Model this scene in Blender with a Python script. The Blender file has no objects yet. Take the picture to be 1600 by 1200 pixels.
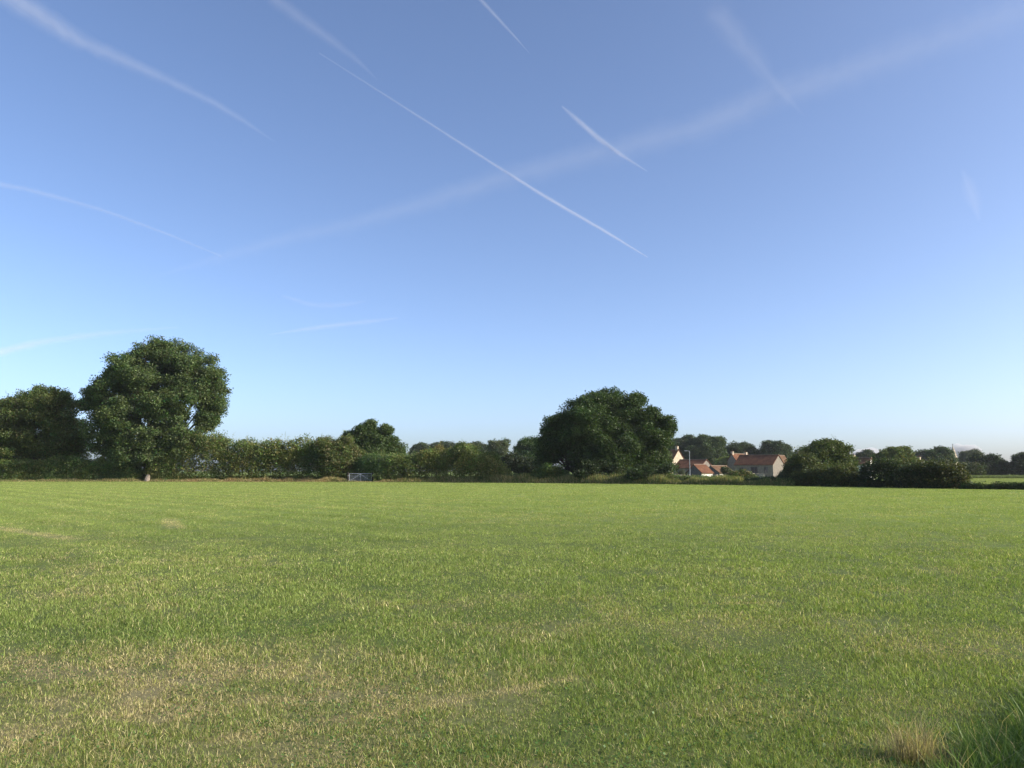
import bpy, math
import numpy as np
R = math.radians
S = bpy.context.scene
C = S.collection

# ------------------------------------------------------------------ camera
CAM_H, PITCH, FPX = 1.6, math.atan(136/1200.0), 1200.0
cd = bpy.data.cameras.new('camera'); cam = bpy.data.objects.new('camera', cd); C.objects.link(cam)
cd.sensor_width = 36; cd.lens = 36*FPX/1600; cd.clip_start = 0.1; cd.clip_end = 250000
cam.location = (0, 0, CAM_H); cam.rotation_euler = (math.pi/2+PITCH, 0, 0)
S.camera = cam
# ------------------------------------------------------------------ sky and sun
SUN_EL = 27.0
SUN_AZ = 104.0            # clockwise from the view direction (+Y)
w = bpy.data.worlds.new('World'); S.world = w; w.use_nodes = True
nt = w.node_tree; bg = nt.nodes['Background']
sk = nt.nodes.new('ShaderNodeTexSky'); sk.sky_type = 'NISHITA'; sk.sun_disc = False
sk.sun_elevation = R(SUN_EL); sk.sun_rotation = R(SUN_AZ)
sk.altitude = 0; sk.air_density = 0.6; sk.dust_density = 1.8; sk.ozone_density = 1.2
wb = nt.nodes.new('ShaderNodeMix'); wb.data_type = 'RGBA'; wb.blend_type = 'MULTIPLY'; wb.inputs['Factor'].default_value = 1; wb.inputs['B'].default_value = (0.96, 1.005, 1.085, 1)   # camera white balance
nt.links.new(sk.outputs[0], wb.inputs['A']); nt.links.new(wb.outputs['Result'], bg.inputs[0])
bg.inputs[1].default_value = 0.15
sl = bpy.data.lights.new('sun', 'SUN'); sl.energy = 4.0; sl.angle = R(0.55); sl.color = (1.0, 0.91, 0.78)
so = bpy.data.objects.new('sun', sl); C.objects.link(so)
so.rotation_euler = (R(90-SUN_EL), 0, R(180-SUN_AZ))
S.view_settings.view_transform = 'Standard'; S.view_settings.look = 'None'
S.view_settings.exposure = 0.75; S.view_settings.gamma = 1
S.view_settings.use_curve_mapping = False
S.cycles.max_bounces = 6; S.cycles.diffuse_bounces = 3; S.cycles.transmission_bounces = 4
S.cycles.transparent_max_bounces = 8; S.cycles.volume_bounces = 0
S.cycles.use_denoising = True; S.cycles.denoising_prefilter = 'ACCURATE'

# ------------------------------------------------------------------ helpers
SP, CP = math.sin(PITCH), math.cos(PITCH)
def P(px, py, Y):
    """world point on the sight line of photo pixel (px,py), Y metres ahead"""
    u = (px-800)/FPX; v = (600-py)/FPX
    d = np.array([u, CP-v*SP, SP+v*CP])
    return np.array([0, 0, CAM_H]) + d*(Y/d[1])
def ux(px): return (px-800)/FPX/CP          # x/y on the horizon line (near enough)
def GX(px, Y): return P(px, 736, Y)[0]
def topz(py, Y): return P(800, py, Y)[2]
def gdist(py): return CAM_H/((py-736)/FPX)*1.0

def tag(o, label=None, cat=None, group=None, kind=None):
    if label: o['label'] = label
    if cat: o['category'] = cat
    if group: o['group'] = group
    if kind: o['kind'] = kind
    return o
def empty(name, loc, rz=0.0):
    o = bpy.data.objects.new(name, None); C.objects.link(o)
    o.location = loc; o.rotation_euler = (0, 0, rz); return o
def link(name, me, mat=None, parent=None, world=True):
    o = bpy.data.objects.new(name, me); C.objects.link(o)
    if mat: me.materials.append(mat)
    if parent is not None:
        o.parent = parent
        if world:   # mesh data is given in world space: bring it into the parent's frame
            from mathutils import Matrix
            M = Matrix.LocRotScale(parent.location, parent.rotation_euler, None).inverted()
            me.transform(M)
    return o
def mesh(name, V, F=None, tris=None, quads=None, col=None, smooth=False):
    me = bpy.data.meshes.new(name)
    if F is not None:
        me.from_pydata([tuple(v) for v in V], [], F)
    else:
        V = np.asarray(V, dtype=np.float32)
        loops = []; starts = []; n = 0
        if quads is not None and len(quads):
            loops.append(quads.ravel()); starts.append(np.arange(len(quads))*4); n = len(quads)*4
        if tris is not None and len(tris):
            loops.append(tris.ravel()); starts.append(n+np.arange(len(tris))*3)
        L = np.concatenate(loops).astype(np.int32); st = np.concatenate(starts).astype(np.int32)
        me.vertices.add(len(V)); me.vertices.foreach_set('co', V.ravel())
        me.loops.add(len(L)); me.loops.foreach_set('vertex_index', L)
        me.polygons.add(len(st)); me.polygons.foreach_set('loop_start', st)
    if col is not None:
        a = me.color_attributes.new('tint', 'FLOAT_COLOR', 'POINT')
        c = np.ones((len(V), 4), dtype=np.float32); c[:, :3] = col
        a.data.foreach_set('color', c.ravel())
    me.update(calc_edges=True)
    if smooth: me.shade_smooth()
    return me
def vnoise(x, y, seed=0):
    """smooth value noise, 0..1"""
    x = np.asarray(x, dtype=np.float64); y = np.asarray(y, dtype=np.float64)
    xi = np.floor(x).astype(np.int64); yi = np.floor(y).astype(np.int64)
    fx = x-xi; fy = y-yi; fx = fx*fx*(3-2*fx); fy = fy*fy*(3-2*fy)
    def h(a, b):
        n = (a*374761393+b*668265263+seed*1442695041) & 0xffffffff
        n = ((n ^ (n >> 13))*1274126177) & 0xffffffff
        return ((n ^ (n >> 16)) & 0xffff)/65535.0
    return (h(xi, yi)*(1-fx)+h(xi+1, yi)*fx)*(1-fy)+(h(xi, yi+1)*(1-fx)+h(xi+1, yi+1)*fx)*fy
def fbm(x, y, seed=0, o=3):
    s = 0; a = 1; t = 0
    for k in range(o):
        s = s+a*vnoise(x*2**k, y*2**k, seed+k*17); t += a; a *= 0.55
    return s/t
def sstep(a, b, x):
    t = np.clip((x-a)/(b-a), 0, 1); return t*t*(3-2*t)

# ------------------------------------------------------------------ materials
def nmat(name, rough=0.8, spec=0.3):
    m = bpy.data.materials.new(name); m.use_nodes = True
    b = m.node_tree.nodes['Principled BSDF']
    b.inputs['Roughness'].default_value = rough; b.inputs['Specular IOR Level'].default_value = spec
    return m, m.node_tree, b
def mottled(name, c1, c2, scale, rough=0.85, detail=6, bump=0.0, spec=0.2, metal=0.0, lohi=(0.35, 0.65)):
    m, t, b = nmat(name, rough, spec)
    tc = t.nodes.new('ShaderNodeTexCoord'); n = t.nodes.new('ShaderNodeTexNoise'); r = t.nodes.new('ShaderNodeValToRGB')
    n.inputs['Scale'].default_value = scale; n.inputs['Detail'].default_value = detail; n.inputs['Roughness'].default_value = 0.65
    t.links.new(tc.outputs['Object'], n.inputs['Vector']); t.links.new(n.outputs['Fac'], r.inputs['Fac'])
    r.color_ramp.elements[0].position = lohi[0]; r.color_ramp.elements[1].position = lohi[1]
    r.color_ramp.elements[0].color = (*c1, 1); r.color_ramp.elements[1].color = (*c2, 1)
    t.links.new(r.outputs['Color'], b.inputs['Base Color']); b.inputs['Metallic'].default_value = metal
    if bump:
        bp = t.nodes.new('ShaderNodeBump'); bp.inputs['Strength'].default_value = bump; bp.inputs['Distance'].default_value = 0.05
        t.links.new(n.outputs['Fac'], bp.inputs['Height']); t.links.new(bp.outputs['Normal'], b.inputs['Normal'])
    return m
def leafmat(name, trans=0.3, gloss=0.06, rough=0.45, tmul=(1.25, 1.35, 0.6)):
    m = bpy.data.materials.new(name); m.use_nodes = True; t = m.node_tree; t.nodes.clear()
    out = t.nodes.new('ShaderNodeOutputMaterial'); at = t.nodes.new('ShaderNodeAttribute'); at.attribute_name = 'tint'
    d = t.nodes.new('ShaderNodeBsdfDiffuse'); tr = t.nodes.new('ShaderNodeBsdfTranslucent'); g = t.nodes.new('ShaderNodeBsdfGlossy')
    mx = t.nodes.new('ShaderNodeMix'); mx.data_type = 'RGBA'; mx.blend_type = 'MULTIPLY'; mx.inputs['Factor'].default_value = 1
    mx.inputs['B'].default_value = (*tmul, 1)
    t.links.new(at.outputs['Color'], d.inputs['Color']); t.links.new(at.outputs['Color'], mx.inputs['A'])
    t.links.new(mx.outputs['Result'], tr.inputs['Color'])
    g.inputs['Roughness'].default_value = rough; g.inputs['Color'].default_value = (0.9, 0.95, 0.85, 1)
    a = t.nodes.new('ShaderNodeMixShader'); a.inputs[0].default_value = trans
    b = t.nodes.new('ShaderNodeMixShader'); b.inputs[0].default_value = gloss
    t.links.new(d.outputs[0], a.inputs[1]); t.links.new(tr.outputs[0], a.inputs[2])
    t.links.new(a.outputs[0], b.inputs[1]); t.links.new(g.outputs[0], b.inputs[2]); t.links.new(b.outputs[0], out.inputs[0])
    return m
M_LEAF = leafmat('leaf', 0.30, 0.022, 0.55)
M_GRASS = leafmat('grass_blade', 0.38, 0.02, 0.45)
M_BARK = mottled('bark', (0.03, 0.025, 0.02), (0.075, 0.062, 0.048), 3, bump=0.5)
M_LITBARK = mottled('sunlit_bark', (0.16, 0.13, 0.10), (0.36, 0.30, 0.24), 5, bump=0.5)  # bark with the sunlight put into its paler colour
M_STONE = mottled('rubble_stone', (0.13, 0.115, 0.095), (0.24, 0.21, 0.17), 2.2, bump=0.6)
M_CREAM = mottled('cream_stone', (0.34, 0.28, 0.20), (0.48, 0.41, 0.30), 1.2, bump=0.3)
M_WHITE = mottled('white_render', (0.62, 0.60, 0.54), (0.76, 0.74, 0.68), 1.5)
M_DARKWOOD = mottled('weathered_boards', (0.06, 0.06, 0.065), (0.11, 0.105, 0.1), 2.0)
M_GLASS = mottled('window_glass', (0.02, 0.025, 0.03), (0.04, 0.045, 0.05), 2, rough=0.15, spec=0.6)
M_METAL = mottled('galvanised_steel', (0.34, 0.36, 0.38), (0.5, 0.52, 0.55), 6, rough=0.55, metal=0.4, spec=0.5)
M_POLE = mottled('painted_pole', (0.28, 0.30, 0.32), (0.38, 0.40, 0.42), 3, rough=0.5, metal=0.2)
M_PAINT = mottled('dark_car_paint', (0.012, 0.014, 0.02), (0.02, 0.022, 0.03), 3, rough=0.25, spec=0.6)
M_RUBBER = mottled('rubber', (0.015, 0.015, 0.015), (0.03, 0.03, 0.03), 8)
def tilemat(name, c1, c2, c3):
    m, t, b = nmat(name, 0.85, 0.2)
    tc = t.nodes.new('ShaderNodeTexCoord')
    n = t.nodes.new('ShaderNodeTexNoise'); n.inputs['Scale'].default_value = 0.7; n.inputs['Detail'].default_value = 8; n.inputs['Roughness'].default_value = 0.75
    r = t.nodes.new('ShaderNodeValToRGB'); r.color_ramp.elements[0].position = 0.33; r.color_ramp.elements[1].position = 0.68
    r.color_ramp.elements[0].color = (*c1, 1); r.color_ramp.elements[1].color = (*c3, 1)
    e = r.color_ramp.elements.new(0.5); e.color = (*c2, 1)
    wv = t.nodes.new('ShaderNodeTexWave'); wv.bands_direction = 'Z'; wv.inputs['Scale'].default_value = 3.2; wv.inputs['Distortion'].default_value = 0.6
    bp = t.nodes.new('ShaderNodeBump'); bp.inputs['Strength'].default_value = 0.6; bp.inputs['Distance'].default_value = 0.04
    t.links.new(tc.outputs['Object'], n.inputs['Vector']); t.links.new(tc.outputs['Object'], wv.inputs['Vector'])
    t.links.new(n.outputs['Fac'], r.inputs['Fac']); t.links.new(r.outputs['Color'], b.inputs['Base Color'])
    t.links.new(wv.outputs['Fac'], bp.inputs['Height']); t.links.new(bp.outputs['Normal'], b.inputs['Normal'])
    return m
M_TILE = tilemat('clay_tiles', (0.06, 0.025, 0.013), (0.115, 0.047, 0.021), (0.19, 0.088, 0.042))
M_TILEB = tilemat('brown_tiles', (0.065, 0.036, 0.02), (0.11, 0.06, 0.03), (0.17, 0.10, 0.055))
M_RIDGE = mottled('ridge_tiles', (0.17, 0.12, 0.09), (0.26, 0.20, 0.15), 4)

# ------------------------------------------------------------------ field edge (photo pixels -> metres)
EDGE_PX = np.array([-700, 0, 240, 520, 560, 700, 900, 1050, 1200, 1350, 1500, 1600, 2300.])
EDGE_PY = np.array([751.6, 752.3, 752.4, 752.8, 753.0, 753.4, 755.0, 756.4, 758.3, 761.0, 764.0, 765.0, 775.])
def edgeY(px):   return CAM_H*FPX/(np.interp(px, EDGE_PX, EDGE_PY)-736)
def ground_z(x, y):
    az = x/np.maximum(y, 1e-3)
    dip = sstep(105, 150, y)*sstep(0.10, 0.17, az)*(1-sstep(0.42, 0.50, az))
    return -1.0*dip

# ------------------------------------------------------------------ where the grass is dry
def dryness(x, y):
    n1 = fbm(x*0.35+3, y*0.35+8, 5, 4); n2 = fbm(x*1.7, y*1.7, 9, 5)
    d = 0.05*sstep(0.42, 0.62, n1) + 0.22*sstep(0.52, 0.68, n2)*sstep(0.4, 0.62, n1)
    # the big dry patch in the near left of the field
    def blob(cx, cy, rx, ry, s):
        q = ((x-cx)/rx)**2+((y-cy)/ry)**2 + (n2-0.5)*1.8
        return s*(1-sstep(0.2, 1.5, q))*(0.35+0.65*sstep(0.40, 0.60, n2))
    d = np.maximum(d, blob(-2.6, 5.6, 2.6, 1.9, 0.82)); d = np.maximum(d, blob(-1.9, 4.4, 1.6, 0.9, 0.62))
    d = np.maximum(d, blob(-4.3, 6.3, 1.2, 0.8, 0.85))
    d = np.maximum(d, blob(-5.6, 10.5, 1.1, 0.7, 0.40)); d = np.maximum(d, blob(4.4, 7.4, 1.4, 0.8, 0.48))
    d = np.maximum(d, blob(2.6, 8.4, 1.8, 0.7, 0.26)); d = np.maximum(d, blob(2.3, 4.6, 0.5, 0.4, 0.4))
    d = np.maximum(d, blob(0.2, 4.3, 0.6, 0.3, 0.35))
    for (ax, ay, bx, by, ww) in [(-1.75, 4.75, 0.4, 6.1, 0.13), (-11.5, 26, -9.5, 22, 0.35), (-14.5, 22, -10.5, 18.5, 0.35), (2.45, 9.55, 3.0, 9.55, 0.12)]:
        L = math.hypot(bx-ax, by-ay); tx, ty = (bx-ax)/L, (by-ay)/L
        s = (x-ax)*tx+(y-ay)*ty; q = np.abs(-(x-ax)*ty+(y-ay)*tx)
        d = np.maximum(d, 0.75*(1-sstep(ww*0.4, ww, q))*sstep(-0.5, 0.2, s)*(1-sstep(L-0.2, L+0.5, s)))
    return np.clip(d, 0, 1)
GREEN_A = np.array([0.125, 0.190, 0.036]); GREEN_B = np.array([0.295, 0.350, 0.095]); STRAW = np.array([0.55, 0.46, 0.24]); BROWN = np.array([0.15, 0.11, 0.06])

# ------------------------------------------------------------------ ground
def make_ground():
    rr = np.concatenate([[0.0], np.geomspace(0.6, 7000, 190)]); na = 480
    th = np.linspace(0, 2*math.pi, na, endpoint=False)
    Rg, T = np.meshgrid(rr, th, indexing='ij')
    X = Rg*np.sin(T); Y = Rg*np.cos(T)
    Z = ground_z(X, Y) + np.where(Rg < 60, 0.03*(fbm(X*0.8, Y*0.8, 3)-0.5), 0)
    i, j = np.meshgrid(np.arange(len(rr)-1), np.arange(na), indexing='ij')
    a = i*na+j; b = i*na+(j+1) % na
    q = np.stack([a, b, b+na, a+na], -1).reshape(-1, 4)[:, ::-1]
    d = dryness(X, Y)[..., None]*(1-sstep(40, 90, Rg))[..., None]
    far = sstep(9, 40, Rg)[..., None]
    near_c = np.array([0.080, 0.105, 0.030])*(1-d)+np.array([0.21, 0.18, 0.095])*d
    col = near_c*(1-far)+np.array([0.165, 0.22, 0.052])*far
    me = mesh('ground', np.stack([X, Y, Z], -1).reshape(-1, 3), quads=q, col=col.reshape(-1, 3), smooth=True)
    m, t, bs = nmat('meadow_ground', 0.95, 0.1)
    at = t.nodes.new('ShaderNodeAttribute'); at.attribute_name = 'tint'
    tc = t.nodes.new('ShaderNodeTexCoord'); n = t.nodes.new('ShaderNodeTexNoise'); n.inputs['Scale'].default_value = 14; n.inputs['Detail'].default_value = 8
    n2 = t.nodes.new('ShaderNodeTexNoise'); n2.inputs['Scale'].default_value = 0.25; n2.inputs['Detail'].default_value = 5
    mr = t.nodes.new('ShaderNodeMapRange'); mr.inputs[3].default_value = 0.55; mr.inputs[4].default_value = 1.45
    mr2 = t.nodes.new('ShaderNodeMapRange'); mr2.inputs[3].default_value = 0.8; mr2.inputs[4].default_value = 1.2
    mu = t.nodes.new('ShaderNodeMath'); mu.operation = 'MULTIPLY'
    vm = t.nodes.new('ShaderNodeVectorMath'); vm.operation = 'SCALE'
    t.links.new(tc.outputs['Object'], n.inputs['Vector']); t.links.new(tc.outputs['Object'], n2.inputs['Vector'])
    t.links.new(n.outputs['Fac'], mr.inputs[0]); t.links.new(n2.outputs['Fac'], mr2.inputs[0])
    t.links.new(mr.outputs[0], mu.inputs[0]); t.links.new(mr2.outputs[0], mu.inputs[1])
    t.links.new(at.outputs['Color'], vm.inputs[0]); t.links.new(mu.outputs[0], vm.inputs['Scale']); t.links.new(vm.outputs[0], bs.inputs['Base Color'])
    bp = t.nodes.new('ShaderNodeBump'); bp.inputs['Strength'].default_value = 0.5; bp.inputs['Distance'].default_value = 0.03
    t.links.new(n.outputs['Fac'], bp.inputs['Height']); t.links.new(bp.outputs['Normal'], bs.inputs['Normal'])
    tag(link('ground', me, m), kind='structure')
make_ground()

# ------------------------------------------------------------------ grass
def blades(rng, x, y, z, h, wd, col, lean, seg2=True, tilt=None):
    n = len(x); a = rng.uniform(0, 2*np.pi, n)
    # the width of a blade faces anywhere
    wx, wy = np.cos(a)*wd/2, np.sin(a)*wd/2
    b = rng.uniform(0, 2*np.pi, n); lx, ly = np.cos(b)*lean*h, np.sin(b)*lean*h
    zz = h*np.sqrt(np.maximum(1-lean**2*0.8, 0.1))
    base = np.stack([x, y, z], -1)
    W = np.stack([wx, wy, 0*wx], -1)
    tip = base+np.stack([lx, ly, zz], -1)
    if seg2:
        mid = base+np.stack([lx*0.33, ly*0.33, zz*0.58], -1)
        V = np.stack([base-W, base+W, mid+W*0.8, mid-W*0.8, tip], 1).reshape(-1, 3)
        k = np.arange(n)*5
        return V, np.stack([k, k+1, k+2, k+3], -1), np.stack([k+3, k+2, k+4], -1), np.repeat(col, 5, axis=0)
    V = np.stack([base-W, base+W, tip], 1).reshape(-1, 3); k = np.arange(n)*3
    return V, None, np.stack([k, k+1, k+2], -1), np.repeat(col, 3, axis=0)
def merge(parts):
    Vs, Q, T, Cc = [], [], [], []; n = 0
    for V, q, t, c in parts:
        Vs.append(V); Cc.append(c)
        if q is not None: Q.append(q+n)
        if t is not None: T.append(t+n)
        n += len(V)
    return np.concatenate(Vs), (np.concatenate(Q) if Q else None), (np.concatenate(T) if T else None), np.concatenate(Cc)
def grass_colour(rng, x, y, d):
    n = len(x); f = rng.uniform(0, 1, n)
    g = np.clip(0.5+0.9*(fbm(x*0.5, y*0.5, 21)-0.5)+rng.normal(0, 0.3, n)+0.12+0.28*sstep(10, 70, d), 0, 1)[:, None]
    col = GREEN_A*(1-g)+GREEN_B*g
    dr = dryness(x, y)*(1-0.75*sstep(35, 80, d)); isdry = (f < dr*0.85+0.07)[:, None]
    s = rng.uniform(0.65, 1.25, n)[:, None]
    dry = STRAW*s; col = np.where(isdry, dry, col*(1+0.5*dr[:, None]*np.array([0.6, 0.2, 0.1])))
    brown = (rng.uniform(0, 1, n) < 0.12*dr)[:, None]
    col = np.where(brown, BROWN*s*1.3, col)
    rows = 1+0.10*np.sin(2*np.pi*(0.74*x+0.67*y)/2.1+1.5*fbm(x*0.1, y*0.1, 70))*(1-sstep(-6, 6, x))*sstep(9, 16, d)
    return col*(np.where(d < 20, rng.uniform(0.45, 1.5, n), rng.uniform(0.65, 1.3, n))*rows)[:, None], dr
def leaf_mesh(name, pts, size, col, rng, up=0.35, asp=0.6):
    n = len(pts)
    nrm = rng.normal(0, 1, (n, 3)); nrm[:, 2] = np.abs(nrm[:, 2])+up
    nrm /= np.linalg.norm(nrm, axis=1, keepdims=True)
    t = np.cross(nrm, rng.normal(0, 1, (n, 3))); t /= np.linalg.norm(t, axis=1, keepdims=True)
    b = np.cross(nrm, t); L = size[:, None]/2
    V = np.stack([pts-t*L, pts-b*L*asp+nrm*L*0.15, pts+t*L, pts+b*L*asp+nrm*L*0.15], 1).reshape(-1, 3)
    k = np.arange(n)*4
    return mesh(name, V, quads=np.stack([k, k+1, k+2, k+3], -1), col=np.repeat(col, 4, axis=0))
def make_grass():
    rng = np.random.default_rng(4); parts = []
    N = 2900000; e = 0.30; a, b = 3.0**e, 128.0**e
    d = (a+(b-a)*rng.uniform(0, 1, N))**(1/e)
    x = rng.uniform(-1, 1, N)*(0.73*d+0.8); y = d
    px = 800+1200*CP*x/y; ok = y < edgeY(px)-0.3
    x, y, d = x[ok], y[ok], d[ok]
    sc = 7.0/np.maximum(d/6.0, 1)**0.6; tn = vnoise(x*sc, y*sc, 61)*0.6+vnoise(x*sc*2.1, y*sc*2.1, 62)*0.4
    hole = fbm(x*2.6+7, y*2.6, 63, 3) > 0.80
    ok = (tn+rng.uniform(-0.25, 0.25, len(x)) > 0.30) & ~(hole & (rng.uniform(0, 1, len(x)) < 0.4))
    x, y, d = x[ok], y[ok], d[ok]; n = len(x)
    col, dr = grass_colour(rng, x, y, d)
    hn = fbm(x*1.3, y*1.3, 33, 3)
    h = rng.uniform(0.020, 0.050, n)*(0.35+1.4*hn)*(1-0.3*dr)*(1+0.5*sstep(8, 60, d))
    long_ = rng.uniform(0, 1, n) < 0.03; h = np.where(long_, h*rng.uniform(1.4, 2.4, n), h)
    wd = 0.0027*(np.maximum(d, 4)/4)**0.85*rng.uniform(0.6, 1.3, n)
    lean = np.where(rng.uniform(0, 1, n) < 0.35, rng.uniform(0.85, 1.08, n), np.clip(rng.normal(0.6, 0.25, n), 0.05, 1.05))
    z = ground_z(x, y)+0.0*x + np.where(d < 60, 0.03*(fbm(x*0.8, y*0.8, 3)-0.5), 0)-0.004
    nr = d < 16
    for msk, sg in ((nr, True), (~nr, False)):
        parts.append(blades(rng, x[msk], y[msk], z[msk], h[msk], wd[msk], col[msk], lean[msk], sg))
    V, q, t, c = merge(parts)
    tag(link('field_grass', mesh('field_grass', V, quads=q, tris=t, col=c), M_GRASS), 'short green pasture grass with straw coloured dry patches covering the field', 'grass', kind='stuff')
    N = 42000; d = 3.2+9*rng.uniform(0, 1, N)**1.3; x = rng.uniform(-1, 1, N)*(0.72*d+0.5); y = d
    k = fbm(x*1.1, y*1.1, 91, 3) > 0.50; x, y = x[k], y[k]; n = len(x)
    pts = np.stack([x, y, rng.uniform(0.008, 0.04, n)], -1)
    cc = np.array([0.085, 0.155, 0.04])*rng.uniform(0.6, 1.4, (n, 1))
    tag(link('clover', leaf_mesh('clover', pts, rng.uniform(0.010, 0.022, n), cc, rng, up=1.5, asp=0.9), M_GRASS), 'small dark clover leaves low among the near grass', 'clover', kind='stuff')
    # tussocks, long rank grass in the near right corner
    N = 42000; x = rng.uniform(1.7, 6.0, N); y = rng.uniform(2.6, 6.2, N)
    cn = fbm(x*2.2, y*2.2, 50, 3)
    edge = 2.25+(y-4.14)*1.05
    k = (x > edge+(cn-0.5)*0.9) & (y < 5.9+(cn-0.5)*0.8)
    x, y, cn = x[k], y[k], cn[k]; n = len(x)
    h = rng.uniform(0.10, 0.34, n)*(0.5+cn); wd = rng.uniform(0.004, 0.008, n)
    g = rng.uniform(0, 1, n)[:, None]; col = np.array([0.085, 0.145, 0.034])*(1-g)+np.array([0.18, 0.25, 0.07])*g
    col = np.where(rng.uniform(0, 1, n)[:, None] < 0.08, STRAW*0.8, col)
    V, q, t, c = blades(rng, x, y, np.full(n, -0.01), h, wd, col, np.clip(rng.normal(0.6, 0.2, n), 0.1, 0.95))
    tag(link('rank_grass', mesh('rank_grass', V, quads=q, tris=t, col=c), M_GRASS), 'long dark green rank grass in the shaded near corner', 'long grass', kind='stuff')
    # the straw tuft
    def tuft(cx, cy, n, rad, hh, label):
        r = rng.normal(0, rad, (n, 2))*np.array([1.5, 1.0])*np.where(rng.uniform(0, 1, (n, 1)) < 0.3, 1.4, 1.0); x = cx+r[:, 0]; y = cy+r[:, 1]
        col = STRAW*np.array([0.85, 0.82, 0.9])*rng.uniform(0.4, 1.2, n)[:, None]
        V, q, t, c = blades(rng, x, y, np.full(n, -0.01), rng.uniform(0.3, 1, n)**1.3*hh, rng.uniform(0.0025, 0.005, n), col, np.clip(rng.normal(0.4, 0.25, n), 0.02, 0.9))
        me = mesh('dry_grass_tuft', V, quads=q, tris=t, col=c)
        me.transform(__import__('mathutils').Matrix.Translation((-cx, -cy, 0)))
        o = link('dry_grass_tuft', me, M_GRASS); o.location = (cx, cy, 0); tag(o, label, 'grass tuft')
    tuft(2.25, 4.5, 300, 0.045, 0.32, 'tall straw yellow dead grass tuft at the edge of the shaded long grass')
make_grass()

# ------------------------------------------------------------------ foliage
DENS, HDENS, LEAFK = 2.6, 4.0, 1.08
def sprays_to_leaves(rng, cen, per, spread, leaf, base, var=0.25, alt=None, altp=0.0):
    per = int(per*1.3); n = len(cen); pts = np.repeat(cen, per, axis=0)+np.clip(rng.normal(0, 1, (n*per, 3)), -1.7, 1.7)*spread*np.array([1, 1, 0.7])
    size = LEAFK*leaf*rng.uniform(0.6, 1.35, n*per)
    c = np.repeat(np.asarray(base)[None]*(1+var*rng.normal(0, 0.6, (n, 1)))*(1+0.12*rng.normal(0, 1, (n, 3))), per, axis=0)
    c = c*rng.uniform(0.75, 1.25, (n*per, 1))
    if alt is not None:
        isalt = np.repeat(rng.uniform(0, 1, n) < altp, per)[:, None] | (rng.uniform(0, 1, n*per) < altp*0.4)[:, None]
        c = np.where(isalt, np.asarray(alt)*rng.uniform(0.7, 1.3, (n*per, 1)), c)
    return pts, size, np.clip(c*1.12, 0.004, 0.8)
def tube(pts, rad, ns=8, wob=0.0, rng=None, caps=True):
    pts = np.asarray(pts, float); V = []; F = []
    for i, p in enumerate(pts):
        d = pts[min(i+1, len(pts)-1)]-pts[max(i-1, 0)]; d /= np.linalg.norm(d)
        a = np.cross(d, [0.31, 0.95, 0.05] if abs(d[2]) > 0.8 else [0, 0, 1.0]); a /= np.linalg.norm(a); b = np.cross(d, a)
        for k in range(ns):
            t = 2*math.pi*k/ns; r = rad[i]*(1+(wob*rng.normal() if rng is not None and wob else 0))
            V.append(p+r*(math.cos(t)*a+math.sin(t)*b))
    for i in range(len(pts)-1):
        for k in range(ns):
            F.append([i*ns+k, i*ns+(k+1) % ns, (i+1)*ns+(k+1) % ns, (i+1)*ns+k])
    if caps:
        F.append(list(range(ns))[::-1]); F.append([(len(pts)-1)*ns+k for k in range(ns)])
    return V, F
class MB:
    def __init__(s): s.V = []; s.F = []
    def add(s, V, F):
        n = len(s.V); s.V += [tuple(v) for v in V]; s.F += [[i+n for i in f] for f in F]; return s
    def box(s, x0, y0, z0, x1, y1, z1):
        V = [(x0, y0, z0), (x1, y0, z0), (x1, y1, z0), (x0, y1, z0), (x0, y0, z1), (x1, y0, z1), (x1, y1, z1), (x0, y1, z1)]
        return s.add(V, [[3, 2, 1, 0], [4, 5, 6, 7], [0, 1, 5, 4], [1, 2, 6, 5], [2, 3, 7, 6], [3, 0, 4, 7]])
    def tube(s, pts, rad, ns=8, **k): return s.add(*tube(pts, rad, ns, **k))
    def build(s, name, mat, parent=None, world=False, smooth=False):
        return link(name, mesh(name, s.V, s.F, smooth=smooth), mat, parent, world)

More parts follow.
